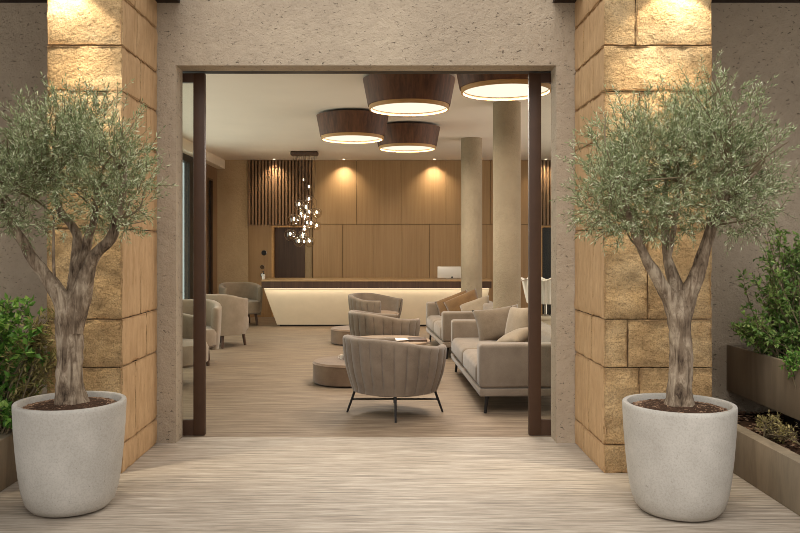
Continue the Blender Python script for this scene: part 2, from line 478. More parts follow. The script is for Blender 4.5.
pillar('pillar_left', -2.372, -1.842, {5: [-2.05]}, None, 3, 'sandstone pillar left of the doorway')
pillar('pillar_right', 1.548, 2.307, {1: [PX(639.5, yf)], 2: [PX(628, yf)], 3: [PX(647.5, yf)], 5: [1.95], 8: [PX(636, yf)], 4: [2.0], 6: [1.8]}, None, 41, 'sandstone pillar right of the doorway')
# ledges on the wall; unseen canopies added outward to darken the recesses
m = MB(); m.box(-6.2, PX(180, YW0), 6.02, YW0, 3.575, 3.70); m.box(PX(553, YW0), 6.2, 6.02, YW0, 3.575, 3.70); m.box(-6.2, -2.42, .5, 6.02, 3.575, 3.70); m.box(2.36, 6.2, 3.4, 6.02, 3.575, 3.70)
struct(m.build('trim_5', M['joint'], smooth=False), 'dark ledges at the top of the facade, with added unseen canopies')

# sliding glass leaves
for nm, xs0, xs1, sgn, lab in (('door_1', -1.611, -1.515, -1, 'left sliding glass door leaf in a brown frame'), ('door_2', 1.227, 1.328, 1, 'right sliding glass door leaf in a brown frame')):
    d = thing(nm, lab, None, ((xs0+xs1)/2, 6.615, 0), kind='structure')
    hw = (xs1-xs0)/2; L = 1.15
    a, b = (-hw, hw)
    m = MB(); m.rbox(a, b, -.03, .03, 0, 3.06, .004, 2); m.build('stile', M['bronze'], d)
    far = sgn*L
    m = MB(); m.rbox(far-hw, far+hw, -.03, .03, 0, 3.06, .004, 2); m.build('stile', M['bronze'], d)
    lo, hi = sorted((sgn*hw, far-sgn*hw))
    m = MB(); m.box(lo, hi, -.025, .025, 0, .128); m.build('bottom_rail', M['bronze'], d, smooth=False)
    m = MB(); m.box(lo, hi, -.025, .025, 2.985, 3.06); m.build('top_rail', M['bronze'], d, smooth=False)
    m = MB(); m.box(lo, hi, -.006, .006, .128, 2.985); m.build('pane', M['doorglass'], d, smooth=False)
# top track of the doors
m = MB(); m.box(-2.8, 2.6, 6.545, 6.66, ZL+.003, ZL+.1); struct(m.build('trim_6', M['black'], smooth=False), 'dark sliding track above the glass leaves')

# ------------------------------------------------------------------ drum ceiling lamps
def make_drum():
    t = thing('drum_ceiling_lamp', '', 'lamp', group='walnut drum ceiling lamps')
    R1, R0, h = .53, .468, .355
    m = MB(); n = 96; hs = .335
    m.lathe([(R0-.006, -hs), (R0+.004, -hs+.003), (R1, -.034), (R1-.012, -.03), (R1-.03, -.04), (R0-.02, -hs+.02)], n, close=True)
    m.build('lamp_shade', M['shade'], t)
    m = MB(); m.lathe([(R0-.008, -hs+.004), (R0-.012, -h-.022), (R0-.03, -h-.022), (R0-.035, -hs+.01)], n, close=True); m.build('shade_rim', M['lip'], t)
    m = MB(); m.lathe([(.001, -h+.012), (R0-.036, -h+.012), (R0-.036, -h+.03), (.001, -h+.03)], n); m.build('diffuser', M['diffuser'], t)
    m = MB(); m.lathe([(.001, -.045), (R1-.03, -.045), (R1-.03, -.03), (.2, -.03), (.2, 0), (.001, 0)], n); m.build('ceiling_plate', M['darkwood'], t)
    return t
drum = make_drum()
LAMPS = [(409, 8.95, 'walnut drum lamp hanging lowest in the picture, at the middle of the ceiling'),
         (352.5, 11.46, 'leftmost walnut drum lamp, on the ceiling nearest the glass globe chandelier'),
         (407.3, 12.6, 'smallest looking walnut drum lamp, furthest back on the ceiling by the slimmer looking column'),
         (506, 7.95, 'nearest walnut drum lamp, cut off by the lintel at the right')]
LAMPS[0] = (409, 8.95, 'walnut drum lamp near the middle, in front of the two smaller looking drum lamps')
for i, (px, Y, lab) in enumerate(LAMPS):
    loc = (PX(px, Y), Y, ZC)
    if i == 0: o = drum; o.location = loc; o['label'] = lab
    else: o = dup(drum, lab, loc, i*.7)
    L = bpy.data.lights.new('drum_lamp_light', 'AREA'); L.shape = 'DISK'; L.size = .82; L.energy = 54; L.color = (1, .91, .79)
    lo = bpy.data.objects.new('drum_lamp_light', L); C.objects.link(lo); lo.location = (loc[0], Y, ZC-.349)

# ------------------------------------------------------------------ recessed downlights
def make_dl():
    t = thing('recessed_downlight', '', 'downlight', group='recessed downlights washing the back wall')
    m = MB(); m.lathe([(.034, -.001), (.034, -.006), (.05, -.006), (.052, 0)], 32); m.build('trim_ring', M['white'], t)
    m = MB(); m.lathe([(.001, -.003), (.034, -.003)], 32); m.build('lens', M['dl'], t)
    return t
dl = make_dl()
DLS = [(274, 'recessed downlight over the slatted panel left of the globe chandelier', 60), (344, 'recessed downlight above the oak panelling right of the globe chandelier', 90),
       (434.5, 'recessed downlight above the oak panelling just left of the further column', 90), (546, 'recessed downlight above the slats seen through the right glass leaf', 60)]
for i, (px, lab, en) in enumerate(DLS):
    Y = 17.38; loc = (PX(px, Y), Y, ZC)
    if i == 0: o = dl; o.location = loc; o['label'] = lab
    else: o = dup(dl, lab, loc, 0)
    L = bpy.data.lights.new('downlight_beam', 'SPOT'); L.energy = en; L.spot_size = radians(112); L.spot_blend = 1; L.shadow_soft_size = .03; L.color = (1, .84, .62)
    lo = bpy.data.objects.new('downlight_beam', L); C.objects.link(lo); lo.location = (loc[0], Y, ZC-.012); lo.rotation_euler = (radians(6), 0, 0)

# ------------------------------------------------------------------ globe chandelier
random.seed(5)
YCH = 16.0
ch = thing('globe_chandelier', 'cluster of clear glass globe pendants hanging on thin cords above the reception desk', 'chandelier', (PX(304.5, YCH), YCH, ZC))
m = MB(); m.rbox(-.28, .28, -.13, .13, -.09, -.001, .03, 4); m.build('ceiling_plate', M['darkwood'], ch)
GL = [(299,205,5.2),(308.5,199.5,4.2),(293.5,220,6),(300.5,214,3.6),(304.5,217,4),(316,213,5),(310,213,4),(311,224,4.5),(316,226,4),
      (290,235,5.6),(302,236,5.2),(299.5,242,4.6),(309.5,242,5),(305,230,3.8),(309,187,2.4),(303.5,180,1.8),(307,208,3)]
for i, (px, py, rp) in enumerate(GL):
    dy = random.uniform(-.18, .18)
    x = PX(px, YCH)-PX(304.5, YCH); z = PZ(py, YCH)-ZC; r = rp/FP*YCH*1.08
    xt = max(-.25, min(.25, -.24+.48*((i*7) % 17)/16)); yt = max(-.1, min(.1, dy))
    m = MB(); m.tube([(xt, yt, -.085), (xt*.7+x*.3, yt*.7+dy*.3, z*.45), (x, dy, z*.8), (x, dy, z+r*.5)], .0035, 5); m.build('cord', M['bronze'], ch)
    m = MB(); nn = 14
    prof = [(max(1e-3, r*sin(pi*k/nn)*(1-.12*cos(pi*k/nn))), -r*cos(pi*k/nn)) for k in range(nn)]
    m.lathe(prof, 24, (0,0,0)); gobj = m.build('globe', M['globe'], ch, loc=(x, dy, z))
    m = MB(); m.sphere((0,0,.2*r), min(.021, r*.34), 8, 1.7); m.build('bulb', M['bulb'], gobj)
for zc in (-1.45, -1.85):
    L = bpy.data.lights.new('chandelier_glow', 'POINT'); L.energy = 8; L.shadow_soft_size = .04; L.color = (1, .84, .6)
    lo = bpy.data.objects.new('chandelier_glow', L); C.objects.link(lo); lo.location = (PX(304.5, YCH), YCH-.05, ZC+zc)

# ------------------------------------------------------------------ reception desk
YT, YBOT = 14.95, 15.52
xa, xb = PX(261.5, YT), PX(491.5, YT)
zt, zf = .95, .79
dk = thing('reception_desk', 'long reception desk with pale inclined front and glowing strip under the dark counter edge', 'desk', (0, 0, 0))
m = MB(); m.rbox(xa-.01, xb+.01, YT-.012, YT+1.0, zt-.03, zt, .004, 2); m.build('counter_top', M['wood'], dk)
m = MB(); m.box(xa, xb, YT, YT+.95, zf, zt-.03); m.build('fascia', M['darkwood'], dk, smooth=False)
m = MB()
x0b, x1b = PX(277, YBOT), xb-.12
x0t = xa+.03; x1t = xb-.03; y0t = YT+.07
v = [(x0t,y0t,zf-.002),(x1t,y0t,zf-.002),(x1b,YBOT,.035),(x0b,YBOT,.035),(x0t,YT+.9,zf-.002),(x1t,YT+.9,zf-.002),(x1b,YT+.9,.035),(x0b,YT+.9,.035)]
m.add(v, [(0,1,2,3),(4,7,6,5),(0,3,7,4),(1,5,6,2),(0,4,5,1),(3,2,6,7)])
m.build('front_panel', M['deskwhite'], dk, smooth=False)
m = MB(); m.box(x0b+.05, x1b-.05, YBOT+.04, YT+.85, 0, .035); m.build('plinth', M['black'], dk, smooth=False)
m = MB(); m.box(x0t+.02, x1t-.02, YT+.014, YT+.05, zf-.006, zf-.0005); m.build('light_strip', M['led'], dk, smooth=False)
L = bpy.data.lights.new('desk_strip_light', 'AREA'); L.shape = 'RECTANGLE'; L.size = x1t-x0t-.05; L.size_y = .04; L.energy = 16; L.color = (1, .86, .66)
lo = bpy.data.objects.new('desk_strip_light', L); C.objects.link(lo); lo.location = ((x0t+x1t)/2, YT+.03, zf-.012); lo.rotation_euler = (radians(-14), 0, 0)

# computer on the desk
YM = 15.35
mo = thing('computer_monitor', 'silver back of a computer monitor on the reception desk beside the further column', 'monitor', (PX(452, YM), YM, zt))
hw = (PX(467, YM)-PX(438, YM))/2
m = MB(); m.rbox(-hw, hw, -.012, .012, .012, PZ(266.5, YM)-zt, .01, 3); m.build('screen_back', M['silver'], mo)
m = MB(); m.rbox(-.1, .1, .015, .19, 0, .01, .004, 2); m.rbox(-.04, .04, .012, .03, .005, .12, .004, 2); m.build('stand', M['silver'], mo)
m = MB(); m.lathe([(.001, -.002), (.018, -.002), (.018, .002), (.001, .002)], 24)
o = m.build('cable_port', M['black'], mo, loc=(0, -.0125, .035)); o.rotation_euler = (radians(90), 0, 0)

# round fittings on the wall by the desk
def wall_round(name, px, py, r, lab, mat, cat, group=None):
    t = thing(name, lab, cat, (bx(px), YB-.001, PZ(py, YB)), 0, group)
    m = MB(); m.lathe([(r, 0), (r, .02), (r*.86, .026), (r*.8, .02), (r*.8, .004)], 32)
    o = m.build('rim', M['chrome'], t); o.rotation_euler = (radians(90), 0, 0)
    m = MB(); m.lathe([(.001, .012), (r*.82, .008)], 32)
    o = m.build('face', mat, t); o.rotation_euler = (radians(90), 0, 0)
    return t
wall_round('wall_thermostat', 264.2, 252.8, .062, 'round black wall fitting, topmost of the three beside the dark doorway', M['black'], 'wall fitting')
wall_round('wall_socket', 262.4, 267, .05, 'round metal wall fitting, middle of the three beside the dark doorway', M['slatback'], 'wall fitting')
wall_round('wall_socket', 262.8, 275, .05, 'round metal wall fitting just above the left end of the desk', M['chrome'], 'wall fitting')
YS = 15.2
sb = thing('sanitizer_bottle', 'small dark pump bottle at the left end of the reception desk', 'bottle', (PX(263.6, YS), YS, zt))
m = MB(); m.lathe([(.001, 0), (.028, 0), (.03, .01), (.03, .09), (.012, .105), (.001, .105)], 24); m.build('bottle_body', M['silver'], sb)
m = MB(); m.lathe([(.001, .1), (.011, .1), (.011, .125), (.004, .13), (.004, .15), (.012, .152), (.012, .16), (.001, .16)], 16); m.box(-.035, 0, -.005, .005, .152, .16); m.build('pump', M['black'], sb)

# ------------------------------------------------------------------ tub armchairs (channelled shell on metal legs)
def shell_mesh(m, Rt, Rb, zb, hfun, a0, a1, th, nseg=180, groove=0, gcount=18, inner_z=.36, endr=.12):
    rows = []
    for i in range(nseg+1):
        a = a0+(a1-a0)*i/nseg
        k = min((a-a0), (a1-a))            # distance from ends (radians)
        e = min(1, k/endr); e = sqrt(max(0, 1-(1-e)**2))
        t = th*(.12+.88*e); hz = hfun(a)
        gr = 0
        if groove:
            u = ((a-a0)/(a1-a0)*gcount) % 1
            gr = groove*(1-sqrt(abs(sin(pi*u))+1e-6))
        mid = th*.5
        sec = []
        K = 10
        for j in range(K+1):
            s = j/K; z = zb+(hz-.02-zb)*s
            r = Rb+(Rt-Rb)*(1-(1-s)**2.0)
            fade = min(1, s*8, (1-s)*14+.15)
            sec.append((r-mid+t*.5-gr*fade, z))
        ro, zo = sec[-1]
        for j in range(1, 6):
            b = pi*j/6
            sec.append((ro-t*.5+t*.5*cos(b), zo+min(t*.5, .03)*sin(b)))
        for j in range(6):
            s = 1-j/5; z = inner_z-.05+(hz-.02-inner_z+.05)*s
            r = Rb+(Rt-Rb)*(1-(1-(z-zb)/(hz-zb))**2.0)
            sec.append((r-mid-t*.5, z))
        sec.append((Rb-mid-t*.5, zb)) 
        rows.append([(r*cos(a), r*sin(a), z) for r, z in sec])
    n = len(rows[0]); vs = [p for r in rows for p in r]; fs = []
    for i in range(nseg):
        for j in range(n):
            j2 = (j+1) % n
            fs.append((i*n+j, (i+1)*n+j, (i+1)*n+j2, i*n+j2))
    fs.append(tuple(range(n))); fs.append(tuple(reversed(range(nseg*n, nseg*n+n))))
    m.add(vs, fs)

def smooth01(x): x = max(0, min(1, x)); return x*x*(3-2*x)
# front = +x in local space
def make_tub():
    t = thing('tub_armchair', '', 'armchair', group='channelled tub armchairs round the low tables')
    A = radians(48)
    def hf(a):
        d = abs(a-pi)            # 0 at the back
        return .655+.085*(1-smooth01((d-.5)/1.5))
    m = MB(); shell_mesh(m, .505, .41, .225, hf, A, 2*pi-A, .085, 380, .02, 19, .36)
    m.build('shell', M['taupe'], t, angle=50)
    m = MB()
    vs = []
    prof = [(.001, .24), (.36, .24), (.40, .27), (.43, .40), (.41, .43), (.3, .445), (.001, .45)]
    m.lathe([(r*.93, z) for r, z in prof], 64)
    m.build('seat_cushion', M['taupein'], t)
    m = MB(); m.lathe([(.001, .205), (.33, .205), (.37, .225), (.001, .235)], 48); m.build('underframe', M['black'], t)
    for k in range(4):
        a = k*pi/2-radians(40)
        m = MB(); m.tube([(.37*cos(a), .37*sin(a), .25), (.46*cos(a), .46*sin(a), .0)], [.013, .010], 10); m.build('leg', M['black'], t)
    for k in range(2):
        a = k*pi/2-radians(40)
        m = MB(); m.tube([(.415*cos(a), .415*sin(a), .125+k*.012), (-.415*cos(a), -.415*sin(a), .125+k*.012)], .008, 8); m.build('stretcher', M['black'], t)
    return t
tub = make_tub()
tub.location = (.105, 7.52, 0); tub.rotation_euler = (0,0,radians(40)); tub['label'] = 'nearest tub armchair with ribbed taupe back on thin black legs'
dup(tub, 'middle tub armchair, its ribbed back rising just behind the nearest one', (PX(386.5, 10.3), 10.3, 0), radians(22))
dup(tub, 'furthest tub armchair, turned sideways before the glowing reception desk', (PX(376.5, 13.8), 13.8, 0), radians(-32))

# ------------------------------------------------------------------ barrel armchairs on wooden legs (left)
def make_barrel():
    t = thing('barrel_armchair', '', 'armchair', group='smooth barrel armchairs along the left glazing')
    A = radians(60)
    def hf(a):
        d = abs(a-pi)
        return .76+.08*(1-smooth01((d-.7)/1.3))
    m = MB(); shell_mesh(m, .44, .405, .2, hf, A, 2*pi-A, .1, 120, 0, 1, .42)
    m.build('shell', M['barrel'], t, angle=50)
    m = MB(); m.lathe([(.001, .24), (.36, .24), (.395, .27), (.40, .43), (.375, .48), (.28, .5), (.001, .505)], 48)
    o = m.build('seat_cushion', M['barrel'], t, loc=(.045, 0, 0))
    for k in range(4):
        a = pi/4+k*pi/2
        m = MB(); m.tube([(.33*cos(a), .33*sin(a), .25), (.37*cos(a), .37*sin(a), 0)], [.03, .022], 10); m.build('leg', M['darkwood'], t)
    return t
bar = make_barrel()
bar.rotation_euler = (0,0,radians(-62)); bar['label'] = 'furthest barrel armchair, standing by the back wall at the end of the desk'
bar.location = (-2.91, 15.85, 0)
dup(bar, 'barrel armchair second from the back, its smooth back turned to the viewer', (-2.61, 12.55, 0), radians(58))
dup(bar, 'barrel armchair just right of the left door frame, its rounded seat towards the viewer', (-2.66, 10.62, 0), radians(-78))
dup(bar, 'nearest barrel armchair, mostly hidden behind the left glass leaf and its brown frame', (-2.475, 9.0, 0), radians(-10))

# ------------------------------------------------------------------ sofas
def make_sofa(L, D=1.0):
    t = thing('sofa', '', 'sofa', group='taupe linen sofas')      # front = -x, origin at the near front foot corner; length along +y
    m = MB(); m.rbox(.0, D, .0, L, .165, .24, .015, 3); m.build('base', M['sofa'], t)
    for y0 in (0, L-.19):
        m = MB(); m.rbox(0, D-.02, y0, y0+.19, .243, .665, .035, 4, .008, 1, 1); m.build('arm', M['sofa'], t)
    m = MB(); m.rbox(D-.26, D, .19, L-.19, .243, .72, .05, 4); m.build('backrest', M['sofa'], t)
    h = (L-.38)/2
    for k in range(2):
        m = MB(); m.rbox(-.01, D-.26, .19+k*h+.004, .19+(k+1)*h-.004, .238, .455, .06, 5, .022, 2, 1); m.build('seat_cushion', M['sofa'], t)
    for x in (.06, D-.08):
        for y in (.05, L-.05):
            m = MB(); m.tube([(x+(.02 if x < .5 else -.02), y, .17), (x if x < .5 else x-.01, y, 0)], [.02, .015], 10); m.build('leg', M['black'], t)
    return t
SN = make_sofa(2.55); SN.location = (.91, 7.42, 0); SN.rotation_euler = (0,0,radians(1.3)); SN['label'] = 'nearer taupe sofa, its end arm partly behind the right door frame'
SF = make_sofa(2.1); SF.location = (.83, 11.0, 0); SF.rotation_euler = (0,0,radians(3.4)); SF['label'] = 'further taupe sofa with brown pillows between the two columns'

def pillow(name, lab, mat, w, h, t, loc, rot, group=None, seed=0):
    m = MB(); n = 20; vs = []; fs = []
    def pt(u, v, sgn):
        k = max(0, (1-abs(u)**2.6))*max(0, (1-abs(v)**2.6))
        ax = 1-.09*(1-v*v)*abs(u)**2; ay = 1-.09*(1-u*u)*abs(v)**2
        z = sgn*t*.5*k**.45
        x, y = u*w/2*ax, v*h/2*ay
        z += .012*noise.noise(Vector((x*7+seed, y*7, sgn)))*k
        return (x, y, z)
    for sgn in (1, -1):
        o = len(vs)
        for j in range(n+1):
            for i in range(n+1): vs.append(pt(-1+2*i/n, -1+2*j/n, sgn))
        for j in range(n):
            for i in range(n):
                a = o+j*(n+1)+i; fs.append((a, a+1, a+n+2, a+n+1))
    m.add(vs, fs); o = m.build(name, mat, angle=80)
    bm = bmesh.new(); bm.from_mesh(o.data); bmesh.ops.remove_doubles(bm, verts=bm.verts, dist=.0005); bmesh.ops.recalc_face_normals(bm, faces=bm.faces); bm.to_mesh(o.data); bm.free()
    o.location = loc; o.rotation_euler = rot
    tag(o, lab, 'pillow', group)
    return o
R = radians
# near sofa pillows
pillow('throw_pillow', 'large taupe pillow tilted against the far arm of the nearer sofa', M['pillow_grey'], .58, .44, .2, (1.385, 9.42, .655), (R(66), R(-7), R(6)), seed=1)
pillow('throw_pillow', 'pale pillow standing behind the right door frame on the nearer sofa', M['pillow_light'], .5, .46, .18, (1.56, 9.0, .68), (R(76), R(-4), R(-68)), seed=2)
pillow('throw_pillow', 'cream pillow lying low on the seat of the nearer sofa', M['pillow_light'], .5, .34, .17, (1.42, 8.6, .565), (R(24), R(-18), R(-60)), seed=3)
pillow('throw_pillow', 'brown pillow leaning on the far arm, leftmost on the further sofa', M['pillow_brown'], .58, .46, .17, (1.14, 12.72, .61), (R(54), R(-22), R(-14)), seed=4)
pillow('throw_pillow', 'brown pillow leaning over its twin on the further sofa', M['pillow_brown'], .58, .46, .18, (1.27, 12.42, .64), (R(52), R(-24), R(-8)), seed=5)
pillow('throw_pillow', 'cream pillow beside the brown pair on the further sofa', M['pillow_light'], .5, .42, .18, (1.42, 12.08, .60), (R(48), R(-20), R(-18)), seed=6)

# ------------------------------------------------------------------ poufs, table, small things
def make_pouf():
    t = thing('round_pouf', '', 'pouf', group='low round poufs')
    m = MB(); m.lathe([(.001, .012), (.39, .012), (.405, .027), (.405, .235), (.39, .255), (.001, .258)], 72); m.build('body', M['pouf'], t)
    m = MB(); m.lathe([(.402, .222), (.409, .226), (.409, .234), (.402, .238)], 72, close=True); m.build('piping', M['pouf'], t)
    m = MB(); m.lathe([(.001, 0), (.36, 0), (.36, .012), (.001, .012)], 64); m.build('plinth', M['black'], t)
    return t
pf = make_pouf(); pf.location = (-.43, 9.17, 0); pf['label'] = 'nearer low round brown pouf left of the nearest tub armchair'
dup(pf, 'further low round brown pouf beside the middle tub armchair', (-.47, 12.85, 0), 0)
cp = thing('small_cup', 'small white cup on the nearer pouf by the armchair edge', 'cup', (PX(342, 9.2), 9.25, .258))
m = MB(); m.lathe([(.001, 0), (.022, 0), (.032, .05), (.029, .05), (.02, .006), (.001, .006)], 24); m.build('body', M['ceramic'], cp)
m = MB(); m.tube([(-.028, 0, .042), (-.048, 0, .036), (-.046, 0, .02), (-.026, 0, .014)], .004, 6); m.build('handle', M['ceramic'], cp)
TX, TY, TZ = .06, 9.30, .485
ct = thing('coffee_table', 'round tan topped table just behind the nearest tub armchair', 'table', (TX, TY, 0))
m = MB(); m.lathe([(.001, TZ-.035), (.475, TZ-.035), (.49, TZ-.025), (.49, TZ-.008), (.48, TZ), (.001, TZ)], 72); m.build('tabletop', M['taupein'], ct)
for x, y in ((.36, -.3), (.30, .36), (-.12, .42), (-.02, -.43)):
    m = MB(); m.tube([(x, y, TZ-.034), (x, y, 0)], .012, 8); m.build('leg', M['black'], ct)
tr = thing('serving_tray', 'shallow white oval tray on the round tan table', 'tray', (TX+.05, TY-.13, TZ))
m = MB(); m.lathe([(.001, 0), (.15, 0), (.19, .018), (.186, .02), (.148, .006), (.001, .006)], 48)
m.v = [(x, y*.6, z) for x, y, z in m.v]; m.build('tray_body', M['ceramic'], tr)
cu = tag(MB().lathe([(.001, 0), (.028, 0), (.034, .03), (.03, .03), (.025, .005), (.001, .005)], 24).build('small_bowl', M['ceramic']), 'little white bowl standing on the oval tray', 'bowl'); cu.location = (TX-.04, TY-.13, TZ+.006)
bk = tag(MB().rbox(-.11, .11, -.15, .15, 0, .02, .004, 2).build('dark_slab', M['darkwood']), 'dark flat slab lying right of the tray on the round table', 'book'); bk.location = (TX+.335, TY-.06, TZ)  # plain dark slab on the right part of the tabletop

YP = 11.75
st = thing('side_table', 'pale boxy side table behind the sofas under the fluted bowl', 'table', (PX(549, YP), YP, 0))
zs = PZ(316, YP)
m = MB(); m.rbox(-.3, .3, -.22, .22, zs-.04, zs, .006, 2); m.build('tabletop', M['pale'], st)
m = MB(); m.rbox(-.28, .28, -.2, .2, .02, zs-.04, .006, 2); m.build('body', M['pale'], st)
m = MB(); m.box(-.25, .25, -.17, .17, 0, .02); m.build('plinth', M['black'], st)
fb = thing('fluted_bowl', 'white fluted bowl on a thin stem behind the right door frame', 'bowl', (PX(545.5, YP), YP, zs))
zb0, zb1 = PZ(303, YP)-zs, PZ(279, YP)-zs
m = MB(); n = 144; prof = [(.27, zb0), (.3, zb0+(zb1-zb0)*.35), (.345, zb1*.98), (.38, zb1), (.368, zb1), (.335, zb1*.97), (.285, zb0+(zb1-zb0)*.35), (.25, zb0+.015), (.02, zb0+.015), (.02, zb0)]
m.lathe(prof, n)
m.v = [((x*(1+.035*cos(24*atan2(y, x)))), (y*(1+.035*cos(24*atan2(y, x)))), z+(.018*cos(12*atan2(y, x)) if z > zb1*.95 else 0)) for x, y, z in m.v]
m.build('bowl_body', M['ceramic'], fb, angle=60)
m = MB(); m.lathe([(.001, 0), (.09, 0), (.09, .012), (.022, .03), (.022, zb0), (.001, zb0)], 24); m.build('stem', M['chrome'], fb)

# ------------------------------------------------------------------ pots, mulch and olive trees
def make_pot():
    t = thing('concrete_pot', '', 'plant pot', group='pale concrete pots')
    prof = [(.001, 0), (.20, 0), (.245, .012), (.275, .045), (.298, .11), (.315, .2), (.33, .33), (.342, .47), (.348, .585), (.348, .604), (.344, .61), (.318, .61), (.313, .604), (.312, .55), (.308, .56), (.001, .56)]
    prof = [(r*.94, z*1.068) for r, z in prof]
    m = MB(); m.lathe(prof, 96); m.build('pot_body', M['pot'], t, angle=50)
    return t
PL, PR = (-1.925, 4.79), (1.783, 4.72)
pot = make_pot(); pot.location = (*PL, 0); pot['label'] = 'pale concrete pot left of the doorway holding an olive tree'
dup(pot, 'pale concrete pot right of the doorway holding an olive tree', (*PR, 0), 1.3)

def chips(m, n, fn, s0, s1, rnd):
    for _ in range(n):
        p = Vector(fn()); s = rnd.uniform(s0, s1)
        mt = Matrix.Rotation(rnd.uniform(0, 6.28), 3, 'Z') @ Matrix.Rotation(rnd.uniform(-.7, .7), 3, 'X')
        a, b, c = s, s*rnd.uniform(.3, .7), s*rnd.uniform(.12, .3)
        v = [p+mt @ Vector((x*a, y*b, z*c)) for x, y, z in ((-1,-.6,0),(1,-1,0),(.8,1,0),(-.9,.7,0),(0,0,1.2),(0,0,-1.2))]
        m.add(v, [(0,1,4),(1,2,4),(2,3,4),(3,0,4),(1,0,5),(2,1,5),(3,2,5),(0,3,5)])
def mulch(c, r, z, seed, lab):
    rnd = random.Random(seed); m = MB()
    prof = [(.001, .035), (.1, .03), (.2, .018), (r, 0)]
    m.lathe(prof, 48); m.cur = 1
    def fn():
        q = sqrt(rnd.random())*(r-.012); a = rnd.uniform(0, 2*pi)
        return (q*cos(a), q*sin(a), .035*(1-q/r)+.004)
    chips(m, 1900, fn, .006, .016, rnd); m.cur = 0
    o = m.build('bark_mulch', [M['soil'], M['chip']], smooth=False, loc=(c[0], c[1], z))
    return tag(o, lab, 'mulch', kind='stuff')
mulch(PL, .288, .612, 1, 'brown bark mulch filling the left concrete pot')
mulch(PR, .288, .612, 2, 'brown bark mulch filling the right concrete pot')

def leaf(m, p, d, up, L, W, fold=.25, curve=0, narrow=True):
    d = d.normalized(); s = d.cross(up)
    if s.length < 1e-4: s = d.orthogonal()
    s.normalize(); n = s.cross(d)
    a = p; b = p+d*L
    mid = p+d*L*(.5 if narrow else .42)+n*curve*L
    v = [a, mid+s*W*.5+n*W*fold, mid, mid-s*W*.5+n*W*fold, b+n*curve*L*.2]
    m.add(v, [(0,1,2),(0,2,3),(1,4,2),(2,4,3)])

def rvec(rnd):
    while True:
        v = Vector((rnd.uniform(-1,1), rnd.uniform(-1,1), rnd.uniform(-1,1)))
        if .05 < v.length < 1: return v.normalized()

def bez(pts, k=6):
    # Catmull-Rom resample
    P = [Vector(p) for p in pts]; P = [P[0]*2-P[1]]+P+[P[-1]*2-P[-2]]; out = []
    for i in range(1, len(P)-2):
        for j in range(k):
            t = j/k; a, b, c, d = P[i-1], P[i], P[i+1], P[i+2]
            out.append(.5*((2*b)+(c-a)*t+(2*a-5*b+4*c-d)*t*t+(3*b-a-3*c+d)*t**3))
    out.append(P[-2]); return out
def lerpr(r, n):
    out = []
    for i in range(n):
        x = i/(n-1)*(len(r)-1); k = min(int(x), len(r)-2); out.append(r[k]*(1-(x-k))+r[k+1]*(x-k))
    return out

def olive(loc, seed, label, tubes, blobs, nspr, ymax):
    rnd = random.Random(seed)
    t = thing('olive_tree', label, 'tree', (loc[0], loc[1], .53))
    base = Vector((loc[0], loc[1], .53)); Y0 = loc[1]; sc = Y0/FP
    m = MB(); ends = []
    for pts, rad, nn in tubes:
        P = [PT(px, py, Y0+dy)-base for px, py, dy in pts]; k = 8 if nn > 12 else 6
        Q = bez(P, k); m.tube(Q, [r*sc for r in lerpr(rad, len(Q))], nn, True, .16 if nn > 8 else .08, 16)
        ends += [Q[-1], Q[len(Q)*2//3]]
    m.build('trunk', M['bark'], t, angle=80)
    fol = MB(); tw = MB()
    B = []
    for px, py, dy, rx, ry, rz in blobs:
        B.append((PT(px, py, Y0+dy)-base, Vector((rx*sc, ry, rz*sc))))
    vol = [b[1].x*b[1].y*b[1].z for b in B]; tot = sum(vol)
    # secondary branches
    for c, r in B:
        for _ in range(7):
            e = min(ends, key=lambda q: (q-c).length+rnd.uniform(0, .12)); dst = c+Vector((rvec(rnd)[i]*r[i]*.8 for i in range(3)))
            if (dst+base).y > ymax: dst.y = ymax-base.y-.04
            md = (e+dst)/2+rvec(rnd)*.05
            Q = bez([e, md, dst], 5); tw.tube(Q, lerpr([.010, .006, .003], len(Q)), 5)
    for _ in range(nspr):
        x = rnd.uniform(0, tot)
        for (c, r), w in zip(B, vol):
            x -= w
            if x <= 0: break
        u = rvec(rnd)*(rnd.random()**.45)
        p = c+Vector((u.x*r.x, u.y*r.y, u.z*r.z))
        if noise.noise((p+base)*4.2+Vector((seed, 0, 0))) < -.2: continue
        out = (p-c).normalized()
        d = (out*.75+Vector((0,0,.62))+rvec(rnd)*.62).normalized()
        if u.z < -.35: d = (d-Vector((0,0,.75))*rnd.random()).normalized()
        L = rnd.uniform(.07, .14)
        if u.z > .55 and rnd.random() < .15: L *= 1.55
        bend = rvec(rnd)*.22; q = p.copy(); path = [q.copy()]
        n = 8
        for k in range(n):
            q = q+d*(L/n); d = (d+bend/n+Vector((0,0,-.02))).normalized(); path.append(q.copy())
        if max(w.y for w in path)+base.y > ymax: continue
        tw.tube([path[0], path[4], path[8]], [.0022, .0017, .001], 3, False)
        ph = rnd.uniform(0, 6.28)
        for k in range(1, n+1):
            dd = (path[k]-path[k-1]).normalized(); o1 = dd.orthogonal().normalized(); o2 = dd.cross(o1)
            ph += 1.57+rnd.uniform(-.3, .3)
            for sg in (0, pi):
                a = ph+sg; o = o1*cos(a)+o2*sin(a)
                ld = (dd*rnd.uniform(.5, 1.1)+o*.8+rvec(rnd)*.2).normalized()
                l = rnd.uniform(.024, .042)*(1.05-.25*k/n)
                leaf(fol, path[k], ld, rvec(rnd), l, l*rnd.uniform(.17, .25), .2, rnd.uniform(-.08, .08))
        leaf(fol, path[-1], d, rvec(rnd), .035, .007)
    fol.build('foliage', M['olive'], t, smooth=False)
    tw.build('twigs', M['twig'], t)
    return t

